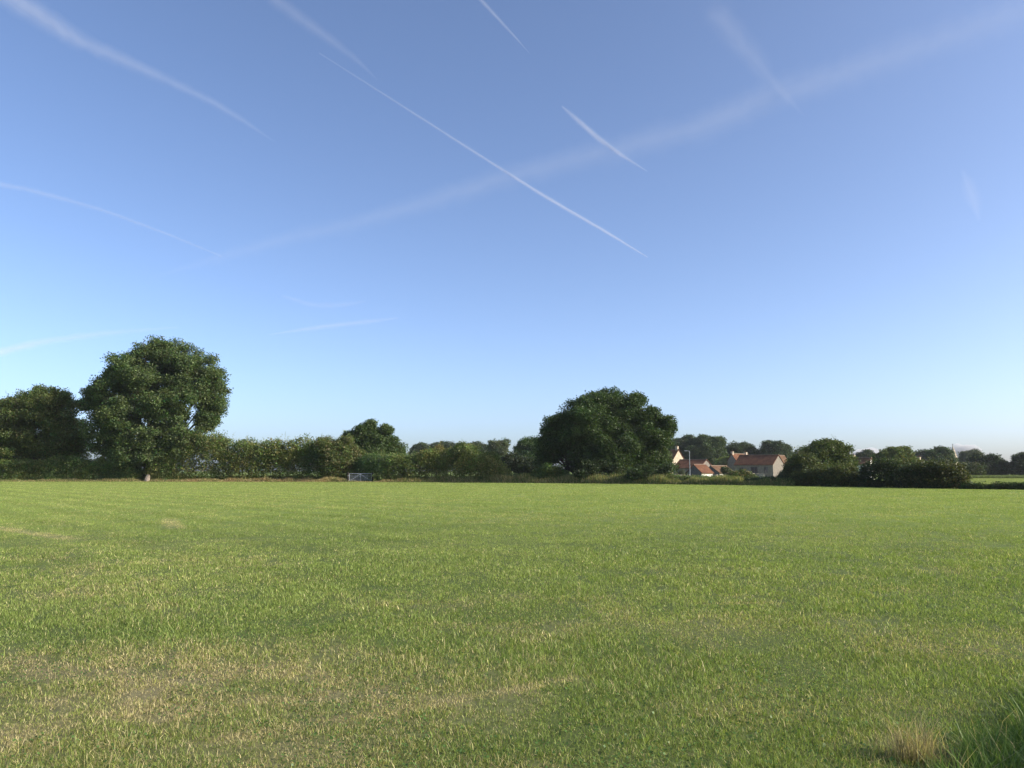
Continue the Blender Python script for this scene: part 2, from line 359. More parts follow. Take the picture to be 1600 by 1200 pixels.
def bezier(a, b, bend, n=6):
    a = np.asarray(a, float); b = np.asarray(b, float); t = np.linspace(0, 1, n)[:, None]
    m = (a+b)/2+np.asarray(bend)
    return (1-t)**2*a+2*t*(1-t)*m+t*t*b
def tree(name, label, cat, Y, lobes, base_px, seed, leaf=0.26, dens=1.0, base=(0.045, 0.07, 0.02), alt=None, altp=0.0, trunk_r=0.35,
         group=None, limbs=True, spread=0.42, per=14, zb=None, fork=0.3, shell=0.45, bark=None, limb_px=(), depthk=1.0, bump=0.2, shoots=0, clump=None):
    """lobes: (px, py, rx, ry[, forward offset in m[, density]]) in photo pixels at distance Y"""
    rng = np.random.default_rng(seed); k = Y/FPX
    bx = GX(base_px, Y); bz = float(ground_z(bx, Y)) if zb is None else zb
    root = tag(empty(name, (bx, Y, bz)), label, cat, group)
    cens = []; centres = []
    for L in lobes:
        px, py, rx, ry = L[:4]; dd = L[4] if len(L) > 4 else 0; dn = L[5] if len(L) > 5 else 1
        c = P(px, py, Y)+np.array([0, dd, 0]); r = np.array([rx*k, rx*k*depthk, ry*k])
        A = 4*math.pi*((r[0]*r[1])**1.6/3+2*(r[0]*r[2])**1.6/3)**(1/1.6)
        rc = min(clump or spread*2.5, 0.5*float(min(r))+0.15)
        K = int(max(5, dens*dn*A*0.30/rc**2))
        u = rng.normal(0, 1, (K, 3)); u /= np.linalg.norm(u, axis=1, keepdims=True)
        ph = rng.uniform(0, 6.28, (7, 1)); kv = rng.normal(0, 1, (7, 3)); kv *= (2.5+4*rng.uniform(0, 1, (7, 1)))/np.linalg.norm(kv, axis=1, keepdims=True)
        bm = 1+bump*np.sin(kv@u.T+ph).sum(0)/2.6
        rad = (shell+(1-shell)*rng.uniform(0, 1, K)**0.5)*bm*(1-0.6*rc/float(np.mean(r)))+rc*0.15*rng.normal(0, 1, K)/float(np.mean(r))
        pc = c+u*r*rad[:, None]; rcs = rc*rng.uniform(0.55, 1.3, K)
        m = int(DENS*9); v = rng.normal(0, 1, (K, m, 3))+u[:, None, :]*0.5; v[..., 2] += 0.35
        v /= np.linalg.norm(v, axis=2, keepdims=True); v *= (0.45+0.6*rng.uniform(0, 1, (K, m, 1)))*np.array([1.1, 1.1, 0.8])
        p = (pc[:, None, :]+v*rcs[:, None, None]).reshape(-1, 3); cens.append(p); centres.append((c, r))
    cen = np.concatenate(cens); cen = cen[cen[:, 2] > bz+0.15]
    pts, size, col = sprays_to_leaves(rng, cen, per, spread, leaf, base, 0.3, alt, altp)
    if shoots:
        top = cen[rng.integers(0, len(cen), shoots*6)]; top = top[np.argsort(-top[:, 2])][:shoots]
        for p in top:
            m = 9; t = rng.uniform(0.3, 1.5)*np.linspace(0, 1, m)[:, None]
            q = p+t*np.array([rng.normal(0, 0.25), rng.normal(0, 0.25), 1.0])+rng.normal(0, 0.05, (m, 3))
            pts = np.concatenate([pts, q]); size = np.concatenate([size, np.full(m, leaf*0.8)]); col = np.concatenate([col, np.tile(np.array(base)*1.3, (m, 1))])
    g = pts[:, 2] > bz+0.02
    link('crown', leaf_mesh('crown', pts[g], size[g], col[g], rng), M_LEAF, root)
    mb = MB(); b0 = np.array([bx, Y, bz-0.2])
    cz = min(c[2]-0.3*r[2] for c, r in centres)
    fk = b0+np.array([0, 0, max(1.0, (max(c[2] for c, r in centres)-bz)*fork)])
    mb.tube([b0, b0+(fk-b0)*0.15, b0+(fk-b0)*0.5, fk], [trunk_r*1.5, trunk_r*1.08, trunk_r*0.95, trunk_r*0.85], 10, wob=0.06, rng=rng)
    if limbs:
        for c, r in centres:
            e = c+np.array([0, 0, r[2]*0.4]); pp = bezier(fk-np.array([0, 0, trunk_r]), e, [0, 0, -0.12*np.linalg.norm(e-fk)], 6)
            r0 = trunk_r*rng.uniform(0.4, 0.6); mb.tube(pp, np.linspace(r0, r0*0.25, 6), 6)
            for _ in range(4):
                u = rng.normal(0, 1, 3); u /= np.linalg.norm(u); s = pp[rng.integers(2, 5)]
                mb.tube(bezier(s, c+u*r*0.85, rng.normal(0, 0.4, 3), 5), np.linspace(r0*0.35, r0*0.08, 5), 5)
    for (x0, y0, x1, y1, rr) in limb_px:
        a = P(x0, y0, Y); b = P(x1, y1, Y)
        mb.tube(bezier(a, b, rng.normal(0, 0.3, 3), 6), np.linspace(rr, rr*0.5, 6), 8)
    mb.build('trunk', bark or M_BARK, root, world=True, smooth=True)
    return root

def hedge(name, label, cat, px0, px1, tops, back, width, seed, leaf=0.2, dens=1.0, base=(0.05, 0.075, 0.02), alt=None, altp=0.0,
          Yf=None, spread=0.28, per=10, shoots=0, group=None, rough=0.16, stems=True, zoff=0.0):
    """a hedge along the field edge between photo columns px0..px1; tops: [(px, py of the top)]"""
    rng = np.random.default_rng(seed)
    Yf = Yf or edgeY
    pxs = np.linspace(px0, px1, 400); Ys = Yf(pxs)+back+(2.6*np.exp(-((pxs-563)/22)**2) if Yf is edgeY else 0); Xs = np.array([GX(p, y) for p, y in zip(pxs, Ys)])
    seglen = np.hypot(np.diff(Xs), np.diff(Ys)); s = np.concatenate([[0], np.cumsum(seglen)]); Ltot = s[-1]
    tpx = [t[0] for t in tops]; tpy = [t[1] for t in tops]
    H = np.array([topz(np.interp(p, tpx, tpy), y) for p, y in zip(pxs, Ys)])
    mean_h = float(np.mean(H)); n = int(HDENS*dens*Ltot*(2*mean_h+2*width)*1.15/(spread**2*2.2))
    t = rng.uniform(0, Ltot, n); X = np.interp(t, s, Xs); Y = np.interp(t, s, Ys); h = np.interp(t, s, H)*(1+rough*1.9*(fbm(t/max(mean_h, 1)*0.9, t*0, seed+7, 3)-0.5)*2)
    tx = np.interp(t, s, np.gradient(Xs, s)); ty = np.interp(t, s, np.gradient(Ys, s)); nl = np.hypot(tx, ty); tx /= nl; ty /= nl
    th = rng.uniform(0, math.pi, n); r = 0.5+0.5*rng.uniform(0, 1, n)**0.5
    nz = fbm(t*0.9/max(mean_h, 1), th*1.2, seed+3, 3)-0.5
    r = r*(1+rough*2.4*nz)
    end = np.minimum(np.minimum(t, Ltot-t)/(width*0.8), 1)**0.5
    off = width*np.sign(np.cos(th))*np.abs(np.cos(th))**0.6*r*(0.4+0.6*end)
    zz = h*np.abs(np.sin(th))**0.55*r*(0.75+0.25*end)
    gz = ground_z(X, Y)
    cen = np.stack([X-ty*off, Y+tx*off, gz*0+np.maximum(zz, 0.08)], -1)
    lump = fbm(t/(spread*3.2), np.where(np.cos(th) < 0, -1, 1)*zz/(spread*3.2)+5, seed+11, 2); keep = (lump+0.25*rng.uniform(0, 1, n) > 0.5) | (r < 0.72) | (zz < 0.7)
    low = rng.uniform(0, 1, n) < 0.16; cen[low, 2] = rng.uniform(0.05, 0.55, low.sum()); keep |= low
    cen = cen[keep]
    pts, size, col = sprays_to_leaves(rng, cen, per, spread, leaf, base, 0.3, alt, altp)
    sp = fbm(pts[:, 0]/3.2, pts[:, 2]/2.5+pts[:, 1]*0.2, seed+21, 3)[:, None]; sp2 = fbm(pts[:, 0]/5.0+9, pts[:, 2]/6.0, seed+22, 2)[:, None]
    col = col*(0.55+0.9*sp)*(1+(sp2-0.5)*np.array([1.1, 0.5, 0.2]))
    for _ in range(shoots):
        t0 = rng.uniform(0, Ltot); p = np.array([np.interp(t0, s, Xs), np.interp(t0, s, Ys)+rng.uniform(-width, width)*0.5, np.interp(t0, s, H)*rng.uniform(0.85, 1.0)])
        m = 12; L = rng.uniform(0.3, 1.0)*0.22*(mean_h+1.2); q = p+np.linspace(0, L, m)[:, None]*np.array([rng.normal(0, 0.35), rng.normal(0, 0.3), 1.0])+rng.normal(0, 0.06, (m, 3))
        pts = np.concatenate([pts, q]); size = np.concatenate([size, np.full(m, leaf*0.8)]); col = np.concatenate([col, np.tile(np.array(alt if alt is not None and rng.uniform() < 0.5 else base)*1.2, (m, 1))])
    mid = 200; o = (Xs[mid], Ys[mid], 0)
    root = tag(empty(name, o), label, cat, group)
    g = pts[:, 2] > -0.05
    link('foliage', leaf_mesh('foliage', pts[g], size[g], col[g], rng), M_LEAF, root)
    if stems:
        mb = MB(); ns_ = int(Ltot/1.1)
        for i in range(ns_):
            t0 = (i+0.5)*Ltot/ns_+rng.normal(0, 0.2); x, y, hh = np.interp(t0, s, Xs), np.interp(t0, s, Ys), np.interp(t0, s, H)
            mb.tube(bezier([x, y, -0.1], [x+rng.normal(0, 0.4), y+rng.normal(0, 0.3), hh*0.85], rng.normal(0, 0.15, 3), 4), [0.06, 0.045, 0.03, 0.012], 5)
        mb.build('stems', M_BARK, root, world=True)
    return root

G_DK = (0.042, 0.066, 0.022); G_OAK = (0.036, 0.060, 0.018); G_MID = (0.062, 0.092, 0.028); G_OLV = (0.095, 0.105, 0.034); G_YEL = (0.14, 0.165, 0.045)
BRN = (0.16, 0.11, 0.055)

# --- left end
tree('field_maple_tree', 'broad olive brown tree with spiky top at the left edge of the photo', 'tree', 123,
     [(2, 657, 44, 38), (50, 642, 42, 38), (90, 648, 32, 36), (-45, 658, 55, 44), (68, 624, 34, 18, 1), (14, 640, 30, 22), (108, 672, 22, 26), (40, 685, 44, 16, 0, 0.8), (95, 690, 34, 18, 0, 0.8), (-10, 688, 40, 16, 0, 0.7), (-100, 660, 50, 42), (60, 700, 60, 14, 2, 0.5), (125, 695, 18, 16, 0, 0.6), (20, 705, 40, 16, 1.5), (85, 708, 40, 14, 1.5)],
     60, 11, leaf=0.26, base=(0.078, 0.105, 0.030), alt=(0.14, 0.135, 0.05), altp=0.08, trunk_r=0.3, dens=1.0, shoots=60, clump=1.0, limb_px=[(20, 750, 8, 690, 0.25), (90, 750, 95, 690, 0.22), (38, 750, 34, 690, 0.2)])
tree('ash_tree', 'tallest tree in view, wide domed dark green crown over the left hedge', 'tree', 121.5,
     [(238, 549, 30, 25), (258, 556, 30, 24, 1), (280, 562, 34, 26, 2), (308, 575, 34, 28), (206, 580, 34, 28), (325, 598, 28, 28), (182, 605, 34, 26, -2), (245, 600, 50, 34, 3), (295, 620, 38, 30, -2),
      (338, 612, 18, 20), (334, 634, 16, 16), (322, 645, 16, 12), (334, 655, 11, 12), (318, 665, 12, 8), (222, 640, 36, 24, -3, 0.8), (278, 660, 36, 28, -2), (160, 640, 30, 20, 1, 0.9), (290, 690, 30, 26, -2), (175, 672, 36, 20, -2, 0.7), (225, 590, 44, 34, -3, 0.8), (190, 700, 40, 20, -1, 0.7), (245, 690, 40, 24, 2, 0.6), (205, 600, 30, 24, 1), (150, 620, 16, 12), (215, 712, 34, 22, -3), (255, 705, 30, 22, -3), (205, 655, 34, 30, -4, 0.8), (265, 640, 30, 26, -4, 0.8), (230, 680, 40, 20, -4, 0.6)],
     228, 12, leaf=0.28, base=(0.066, 0.098, 0.034), alt=(0.11, 0.145, 0.05), altp=0.18, trunk_r=0.5, dens=0.85, fork=0.14, spread=0.4, per=15, clump=1.1, shell=0.35, bump=0.28, shoots=50,
     limb_px=[(228, 728, 236, 640, 0.4), (230, 722, 216, 625, 0.3), (232, 720, 280, 650, 0.34), (236, 650, 240, 580, 0.25), (215, 650, 170, 628, 0.18), (275, 662, 305, 600, 0.2)])
tree('dark_oak_tree', 'small blackish crown poking out left of the tall dome crowned tree', 'tree', 135,
     [(143, 619, 14, 12), (156, 632, 22, 16), (134, 632, 10, 8), (165, 650, 20, 22)], 160, 13, leaf=0.3, base=(0.03, 0.045, 0.016), trunk_r=0.3)
def trunk_foot():  # foot of the ash trunk as its own piece, sunlight painted into its bark
    Y = float(edgeY(231))-0.2; x = GX(231, Y); root = tag(empty('lit_trunk_foot', (x, Y, 0)), 'pale sunlit stump at the field edge below the tallest tree', 'trunk_foot')
    mb = MB(); rng = np.random.default_rng(2)
    mb.tube([(x, Y, -0.1), (x, Y, 0.15), (x+0.05, Y, 0.6), (x+0.12, Y, 1.05)], [0.5, 0.4, 0.3, 0.22], 12, wob=0.1, rng=rng)
    mb.build('bole', M_LITBARK, root, world=True)
trunk_foot()
hedge('bramble_hedge', 'low dark bramble hedge under the broad olive tree at far left', 'hedge', -260, 221, [(-260, 712), (0, 715), (60, 716), (130, 712), (160, 708), (200, 718), (221, 730)], 2.0, 1.8, 21,
      leaf=0.2, base=(0.105, 0.15, 0.040), alt=(0.20, 0.21, 0.065), altp=0.12, spread=0.26, shoots=30)
hedge('hawthorn_hedge', 'tall bushy hedge running from the tallest tree to the metal gate', 'hedge', 236, 566, [(236, 722), (262, 705), (300, 688), (335, 679), (370, 687), (400, 692), (440, 690), (470, 692), (500, 698), (520, 702), (546, 712), (566, 714)], 2.6, 2.3, 22,
      leaf=0.22, base=(0.092, 0.125, 0.034), alt=(0.19, 0.19, 0.07), altp=0.14, spread=0.3, shoots=130, rough=0.2)
tree('hawthorn_bush', 'rounded pale green bush with wispy top standing left of the gate', 'bush', 116,
     [(520, 702, 26, 18), (508, 696, 14, 13), (534, 697, 18, 14), (520, 718, 30, 18), (545, 712, 22, 18)], 520, 31, leaf=0.22, base=(0.085, 0.115, 0.034), alt=(0.17, 0.15, 0.07), altp=0.18, trunk_r=0.15, spread=0.3, shoots=30)
tree('young_ash_tree', 'small dark green tree with knobbly top rising behind the gate', 'tree', 130,
     [(575, 680, 22, 19), (562, 688, 22, 16), (590, 688, 20, 18), (603, 672, 9, 8), (577, 667, 9, 8), (606, 692, 14, 13), (550, 698, 18, 14), (618, 704, 14, 10), (580, 708, 34, 18), (545, 683, 8, 7)],
     580, 32, leaf=0.26, base=(0.048, 0.078, 0.024), alt=(0.08, 0.12, 0.035), altp=0.2, trunk_r=0.25, spread=0.38)
hedge('blackthorn_hedge', 'long olive green hedge running right from the metal gate', 'hedge', 555, 795, [(555, 715), (570, 714), (590, 711), (615, 708), (640, 711), (665, 706), (690, 708), (705, 702), (725, 698), (745, 706), (762, 716), (780, 724), (788, 736), (795, 741)], 2.4, 2.2, 23,
      leaf=0.2, base=(0.11, 0.14, 0.04), alt=(0.20, 0.195, 0.07), altp=0.14, spread=0.28, shoots=80, rough=0.2)
tree('golden_shrub', 'yellowish spindly shrub top sticking out of the olive hedge', 'bush', 122, [(687, 708, 9, 12), (690, 716, 14, 12)], 688, 33, leaf=0.2, base=(0.17, 0.15, 0.055), trunk_r=0.07, spread=0.28, shoots=10)
tree('elder_bush', 'tall pointed olive bush near the right end of the long hedge', 'bush', 112, [(722, 712, 20, 18), (724, 702, 11, 10), (735, 720, 22, 18), (769, 728, 18, 16), (768, 716, 11, 9)], 725, 34, leaf=0.2,
     base=(0.085, 0.115, 0.032), alt=(0.15, 0.16, 0.055), altp=0.1, trunk_r=0.1, spread=0.28, shoots=20)

# --- middle distance trees
GT = 'far trees between the long hedge and the big oak'
tree('far_oak_tree', 'low far tree with flat top, leftmost of the line behind the long hedge', 'tree', 330, [(655, 702, 9, 6), (662, 700, 7, 5), (652, 712, 14, 8)], 656, 41, leaf=0.55, base=(0.05, 0.07, 0.03), group=GT, spread=0.8, trunk_r=0.3)
tree('far_oak_tree', 'far flat topped dark tree just left of the yellowish shrub', 'tree', 340, [(678, 704, 14, 9), (690, 701, 14, 8), (670, 712, 14, 9)], 682, 42, leaf=0.55, base=(0.04, 0.058, 0.026), group=GT, spread=0.8, trunk_r=0.4)
tree('far_oak_tree', 'far rounded dark tree just right of the yellowish shrub', 'tree', 335, [(706, 703, 14, 10), (716, 706, 14, 10), (700, 712, 16, 12), (728, 704, 10, 8)], 710, 43, leaf=0.55, base=(0.042, 0.062, 0.026), group=GT, spread=0.8, trunk_r=0.4)
tree('far_oak_tree', 'far broad dark tree left of the upright column shaped tree', 'tree', 325, [(742, 702, 14, 10), (752, 708, 14, 14), (735, 708, 14, 12), (760, 712, 10, 12)], 748, 44, leaf=0.55, base=(0.038, 0.056, 0.024), group=GT, spread=0.8, trunk_r=0.4)
tree('poplar_tree', 'upright column shaped grey green tree left of the big oak', 'tree', 240, [(778, 697, 12, 12), (785, 700, 9, 14), (772, 705, 8, 14), (780, 720, 13, 18), (776, 735, 14, 14)], 779, 45, leaf=0.42, base=(0.075, 0.095, 0.045), trunk_r=0.4, spread=0.55)
tree('sycamore_tree', 'mid green round topped tree partly hidden by the left side of the big oak', 'tree', 200, [(824, 696, 15, 14), (838, 702, 16, 16), (815, 710, 14, 14), (830, 722, 24, 16), (845, 722, 20, 18)], 830, 46, leaf=0.38, base=(0.05, 0.085, 0.026), trunk_r=0.4, spread=0.5)
tree('laurel_shrub', 'low dark shrubs in the gap left of the big oak', 'shrub', 150, [(800, 722, 14, 14), (815, 728, 18, 14), (835, 732, 20, 14), (792, 728, 12, 12)], 815, 47, leaf=0.3, base=(0.028, 0.04, 0.018), trunk_r=0.2)

# --- the big oak and its neighbour
tree('oak_tree', 'big dark domed oak at the middle of the hedge line', 'tree', 108,
     [(952, 629, 36, 26), (932, 634, 26, 22), (905, 657, 36, 28), (866, 680, 20, 20), (975, 640, 36, 30), (925, 665, 60, 36, -2), (880, 675, 38, 32), (985, 670, 36, 34), (865, 695, 26, 26), (900, 705, 42, 26, -1), (955, 700, 50, 34, -3),
      (855, 712, 20, 16, 0), (985, 710, 34, 30, 0), (940, 650, 50, 36, 3), (914, 637, 20, 15), (945, 725, 40, 20, -3), (850, 695, 12, 14)],
     905, 51, leaf=0.24, base=G_OAK, alt=(0.055, 0.088, 0.026), altp=0.25, trunk_r=0.55, dens=0.9, fork=0.16, spread=0.38, clump=1.1, limb_px=[(884, 752, 888, 690, 0.42), (932, 752, 940, 690, 0.4)])
tree('small_oak_tree', 'dark oak with open knobbly crown joined to the right side of the big oak', 'tree', 106,
     [(1015, 652, 20, 16), (1038, 660, 14, 13), (1045, 672, 9, 12), (1005, 675, 26, 24), (1030, 690, 24, 18), (1015, 712, 32, 26), (1035, 730, 18, 20), (995, 735, 24, 16), (1025, 665, 18, 14, 1, 0.6)],
     992, 52, leaf=0.24, base=(0.040, 0.066, 0.02), alt=(0.06, 0.09, 0.028), altp=0.2, trunk_r=0.38, dens=0.8, fork=0.18, spread=0.36)
for (nm, px, lab, lobes, sd, bs) in [
    ('hazel_bush', 862, 'light green rounded bush under the left side of the big oak', [(862, 738, 17, 12), (852, 742, 12, 10), (872, 742, 12, 10)], 61, (0.085, 0.12, 0.034)),
    ('ivy_bush', 925, 'dark shrubby ivy at the foot of the big oak', [(915, 738, 18, 16), (940, 736, 22, 18), (962, 738, 18, 16)], 62, (0.034, 0.052, 0.018)),
    ('holly_bush', 1025, 'dark bush at the foot of the open crowned oak', [(1018, 740, 16, 12), (1036, 736, 14, 14), (995, 742, 14, 9)], 63, (0.042, 0.064, 0.022))]:
    tree(nm, lab, 'bush', float(edgeY(px))+1.6, lobes, px, sd, leaf=0.2, base=bs, trunk_r=0.08, spread=0.26, per=10, shoots=8)

# --- low hedges in front of the farm
hedge('low_hedge', 'low weedy hedge running below the big oak and in front of the farm', 'hedge', 786, 1160, [(786, 742), (840, 741), (900, 742), (1040, 743), (1090, 745), (1140, 746), (1160, 746)], 1.6, 0.9, 24,
      leaf=0.15, base=(0.105, 0.135, 0.04), alt=(0.2, 0.18, 0.07), altp=0.15, spread=0.2, per=10, shoots=60, rough=0.12, stems=False)
tree('bramble_bush', 'rounded bramble bush in front of the low stone farm wall', 'bush', 91, [(1152, 748, 20, 8), (1160, 744, 12, 7), (1172, 750, 14, 6)], 1156, 64, leaf=0.16, base=(0.065, 0.09, 0.028), alt=BRN, altp=0.1, trunk_r=0.06, spread=0.22, per=10, shoots=10)
hedge('low_hedge', 'low dark hedge strip between the barn and the field', 'hedge', 1160, 1235, [(1160, 746), (1190, 748), (1235, 746)], 1.4, 0.9, 25, leaf=0.15, base=(0.04, 0.058, 0.022), spread=0.2, stems=False, shoots=12)

# --- right: dark hedge, tree and bushes
tree('lime_tree', 'round crowned tree with sharp tip rising above the right hand hedge', 'tree', 108,
     [(1292, 705, 30, 18), (1275, 710, 28, 18), (1310, 712, 22, 18), (1298, 696, 16, 10), (1256, 718, 18, 16), (1292, 725, 36, 18), (1325, 722, 10, 10)], 1290, 71, leaf=0.25, base=(0.058, 0.078, 0.026), alt=(0.09, 0.11, 0.035), altp=0.2, trunk_r=0.3, spread=0.36, shoots=12)
tree('dark_shrub', 'rounded olive topped shrub at the left end of the right hand hedge', 'bush', 86,
     [(1256, 732, 28, 18), (1240, 742, 18, 15), (1275, 740, 24, 16), (1258, 722, 18, 10)], 1258, 72, leaf=0.18, base=(0.055, 0.068, 0.024), alt=(0.10, 0.11, 0.036), altp=0.15, trunk_r=0.12, spread=0.24, per=12, shoots=10)
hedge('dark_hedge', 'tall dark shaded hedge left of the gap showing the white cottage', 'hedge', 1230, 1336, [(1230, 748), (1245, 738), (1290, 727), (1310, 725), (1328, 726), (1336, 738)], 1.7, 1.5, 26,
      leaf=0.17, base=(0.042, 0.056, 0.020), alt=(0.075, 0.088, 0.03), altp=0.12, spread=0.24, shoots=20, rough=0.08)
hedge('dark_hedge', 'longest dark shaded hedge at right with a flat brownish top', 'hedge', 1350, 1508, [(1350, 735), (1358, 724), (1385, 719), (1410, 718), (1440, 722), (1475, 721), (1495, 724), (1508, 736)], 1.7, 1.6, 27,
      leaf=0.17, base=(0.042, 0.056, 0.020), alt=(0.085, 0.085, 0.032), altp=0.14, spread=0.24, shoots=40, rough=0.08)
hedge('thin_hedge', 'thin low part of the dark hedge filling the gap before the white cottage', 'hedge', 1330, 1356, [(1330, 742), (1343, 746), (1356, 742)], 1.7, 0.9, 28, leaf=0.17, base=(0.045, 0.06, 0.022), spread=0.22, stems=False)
hedge('low_hedge', 'ankle high clipped dark hedge at the right edge, before the pale field', 'hedge', 1500, 1750, [(1500, 757), (1540, 759), (1580, 757), (1600, 757), (1750, 757)], 0.8, 0.5, 29, leaf=0.12, base=(0.05, 0.07, 0.022), spread=0.14, per=10, stems=False, rough=0.2)
GR = 'trees beyond the pale field on the right'
FT = dict(spread=0.6, leaf=0.42)
tree('far_ash_tree', 'grey green rounded far tree right of the white cottage chimney', 'tree', 260, [(1352, 712, 12, 7), (1360, 716, 12, 8), (1346, 720, 10, 8)], 1354, 81, base=(0.05, 0.065, 0.038), group=GR, **FT)
tree('robinia_tree', 'yellow green far tree above the long dark hedge', 'tree', 170, [(1395, 712, 18, 9), (1410, 712, 15, 10), (1380, 718, 14, 10), (1420, 720, 12, 8), (1398, 722, 26, 10)], 1398, 82, base=(0.095, 0.12, 0.034), group=GR, leaf=0.34, spread=0.45)
tree('far_ash_tree', 'grey far tree behind the cottage chimney, left of the green rounded one', 'tree', 300, [(1441, 712, 12, 8), (1452, 713, 11, 8), (1436, 718, 10, 8)], 1444, 83, base=(0.045, 0.06, 0.036), group=GR, **FT)
tree('far_beech_tree', 'dense mid green far tree just left of the church spire', 'tree', 250, [(1473, 708, 12, 9), (1464, 714, 12, 10), (1477, 714, 8, 10), (1472, 722, 20, 12)], 1472, 84, base=(0.045, 0.072, 0.026), group=GR, **FT)
tree('far_lime_tree', 'pale grey far tree just right of the church spire', 'tree', 320, [(1514, 712, 11, 7), (1522, 712, 10, 7), (1512, 722, 12, 9), (1520, 724, 16, 12)], 1514, 85, base=(0.07, 0.085, 0.05), group=GR, **FT)
tree('far_oak_tree', 'dark wide far tree beyond the pale field', 'tree', 210, [(1540, 722, 18, 11), (1552, 726, 18, 12), (1530, 726, 14, 12), (1565, 732, 12, 10), (1542, 734, 26, 10)], 1545, 86, base=(0.034, 0.05, 0.022), group=GR, leaf=0.38, spread=0.5)
tree('far_maple_tree', 'small olive far tree at the end of the long dark hedge', 'tree', 175, [(1518, 734, 12, 9), (1508, 738, 9, 8), (1526, 738, 8, 7)], 1517, 87, base=(0.06, 0.075, 0.03), group=GR, leaf=0.34, spread=0.42)
tree('far_elm_tree', 'dark far tree cut by the right edge of the photo', 'tree', 205, [(1596, 722, 12, 11), (1606, 718, 16, 14), (1592, 732, 12, 12), (1612, 732, 20, 14)], 1602, 88, base=(0.034, 0.05, 0.022), group=GR, leaf=0.38, spread=0.5)
tree('far_oak_tree', 'faint far trees low in the gap at the right edge', 'tree', 380, [(1575, 734, 10, 7), (1583, 735, 8, 6)], 1578, 89, base=(0.05, 0.068, 0.04), group=GR, leaf=0.6, spread=0.8)

# --- trees behind the farm
GF = 'trees behind the farm'
tree('lime_tree', 'tall loose crowned tree behind the farmhouse chimney', 'tree', 285, [(1072, 692, 14, 10), (1062, 698, 12, 12), (1082, 698, 10, 12), (1050, 700, 14, 12), (1072, 715, 24, 16), (1060, 730, 26, 14)], 1070, 91, base=(0.045, 0.068, 0.03), group=GF, leaf=0.45, spread=0.6, dens=0.8)
tree('lime_tree', 'tall rounded tree behind the lamp post and stable roofs', 'tree', 280, [(1098, 691, 16, 10), (1112, 694, 14, 12), (1104, 706, 20, 16), (1092, 712, 20, 18), (1112, 718, 20, 18), (1127, 692, 6, 8), (1126, 704, 8, 8)], 1103, 92, base=(0.045, 0.07, 0.028), alt=(0.07, 0.10, 0.035), altp=0.2, group=GF, leaf=0.45, spread=0.6)
tree('chestnut_tree', 'wide domed tree behind the left end of the barn roof', 'tree', 290, [(1152, 702, 20, 11), (1165, 706, 14, 10), (1140, 708, 16, 12), (1152, 716, 30, 14), (1178, 714, 12, 10), (1130, 718, 16, 16)], 1152, 93, base=(0.045, 0.066, 0.03), group=GF, leaf=0.45, spread=0.6)
tree('chestnut_tree', 'dense round tree behind the right end of the barn roof', 'tree', 285, [(1212, 700, 18, 11), (1200, 702, 13, 12), (1224, 706, 12, 12), (1210, 714, 26, 14), (1228, 718, 10, 14), (1190, 714, 16, 12)], 1211, 94, base=(0.042, 0.064, 0.028), group=GF, leaf=0.45, spread=0.6)
tree('willow_bush', 'pale yellow green bush left of the barn', 'bush', 236, [(1135, 722, 9, 7), (1128, 726, 9, 7), (1140, 727, 6, 7)], 1133, 95, base=(0.16, 0.185, 0.06), leaf=0.35, spread=0.42, trunk_r=0.15)
tree('garden_shrub', 'small dark shrub growing against the lit low roof', 'bush', 196, [(1136, 738, 6, 6), (1133, 735, 5, 4), (1139, 741, 4, 4)], 1136, 96, base=(0.06, 0.075, 0.028), leaf=0.25, spread=0.28, trunk_r=0.08)
tree('garden_shrub', 'thin grey shrub in front of the shaded stable wall', 'bush', 200, [(1066, 737, 4, 4), (1065, 741, 5, 3)], 1066, 97, base=(0.12, 0.13, 0.09), leaf=0.2, spread=0.22, trunk_r=0.05, dens=0.7)
tree('garden_tree', 'dark leafy tree filling the gap right of the barn gable', 'tree', 175, [(1236, 735, 14, 14), (1246, 728, 12, 12), (1240, 742, 18, 8)], 1240, 98, base=(0.04, 0.055, 0.022), leaf=0.3, spread=0.4, trunk_r=0.2)

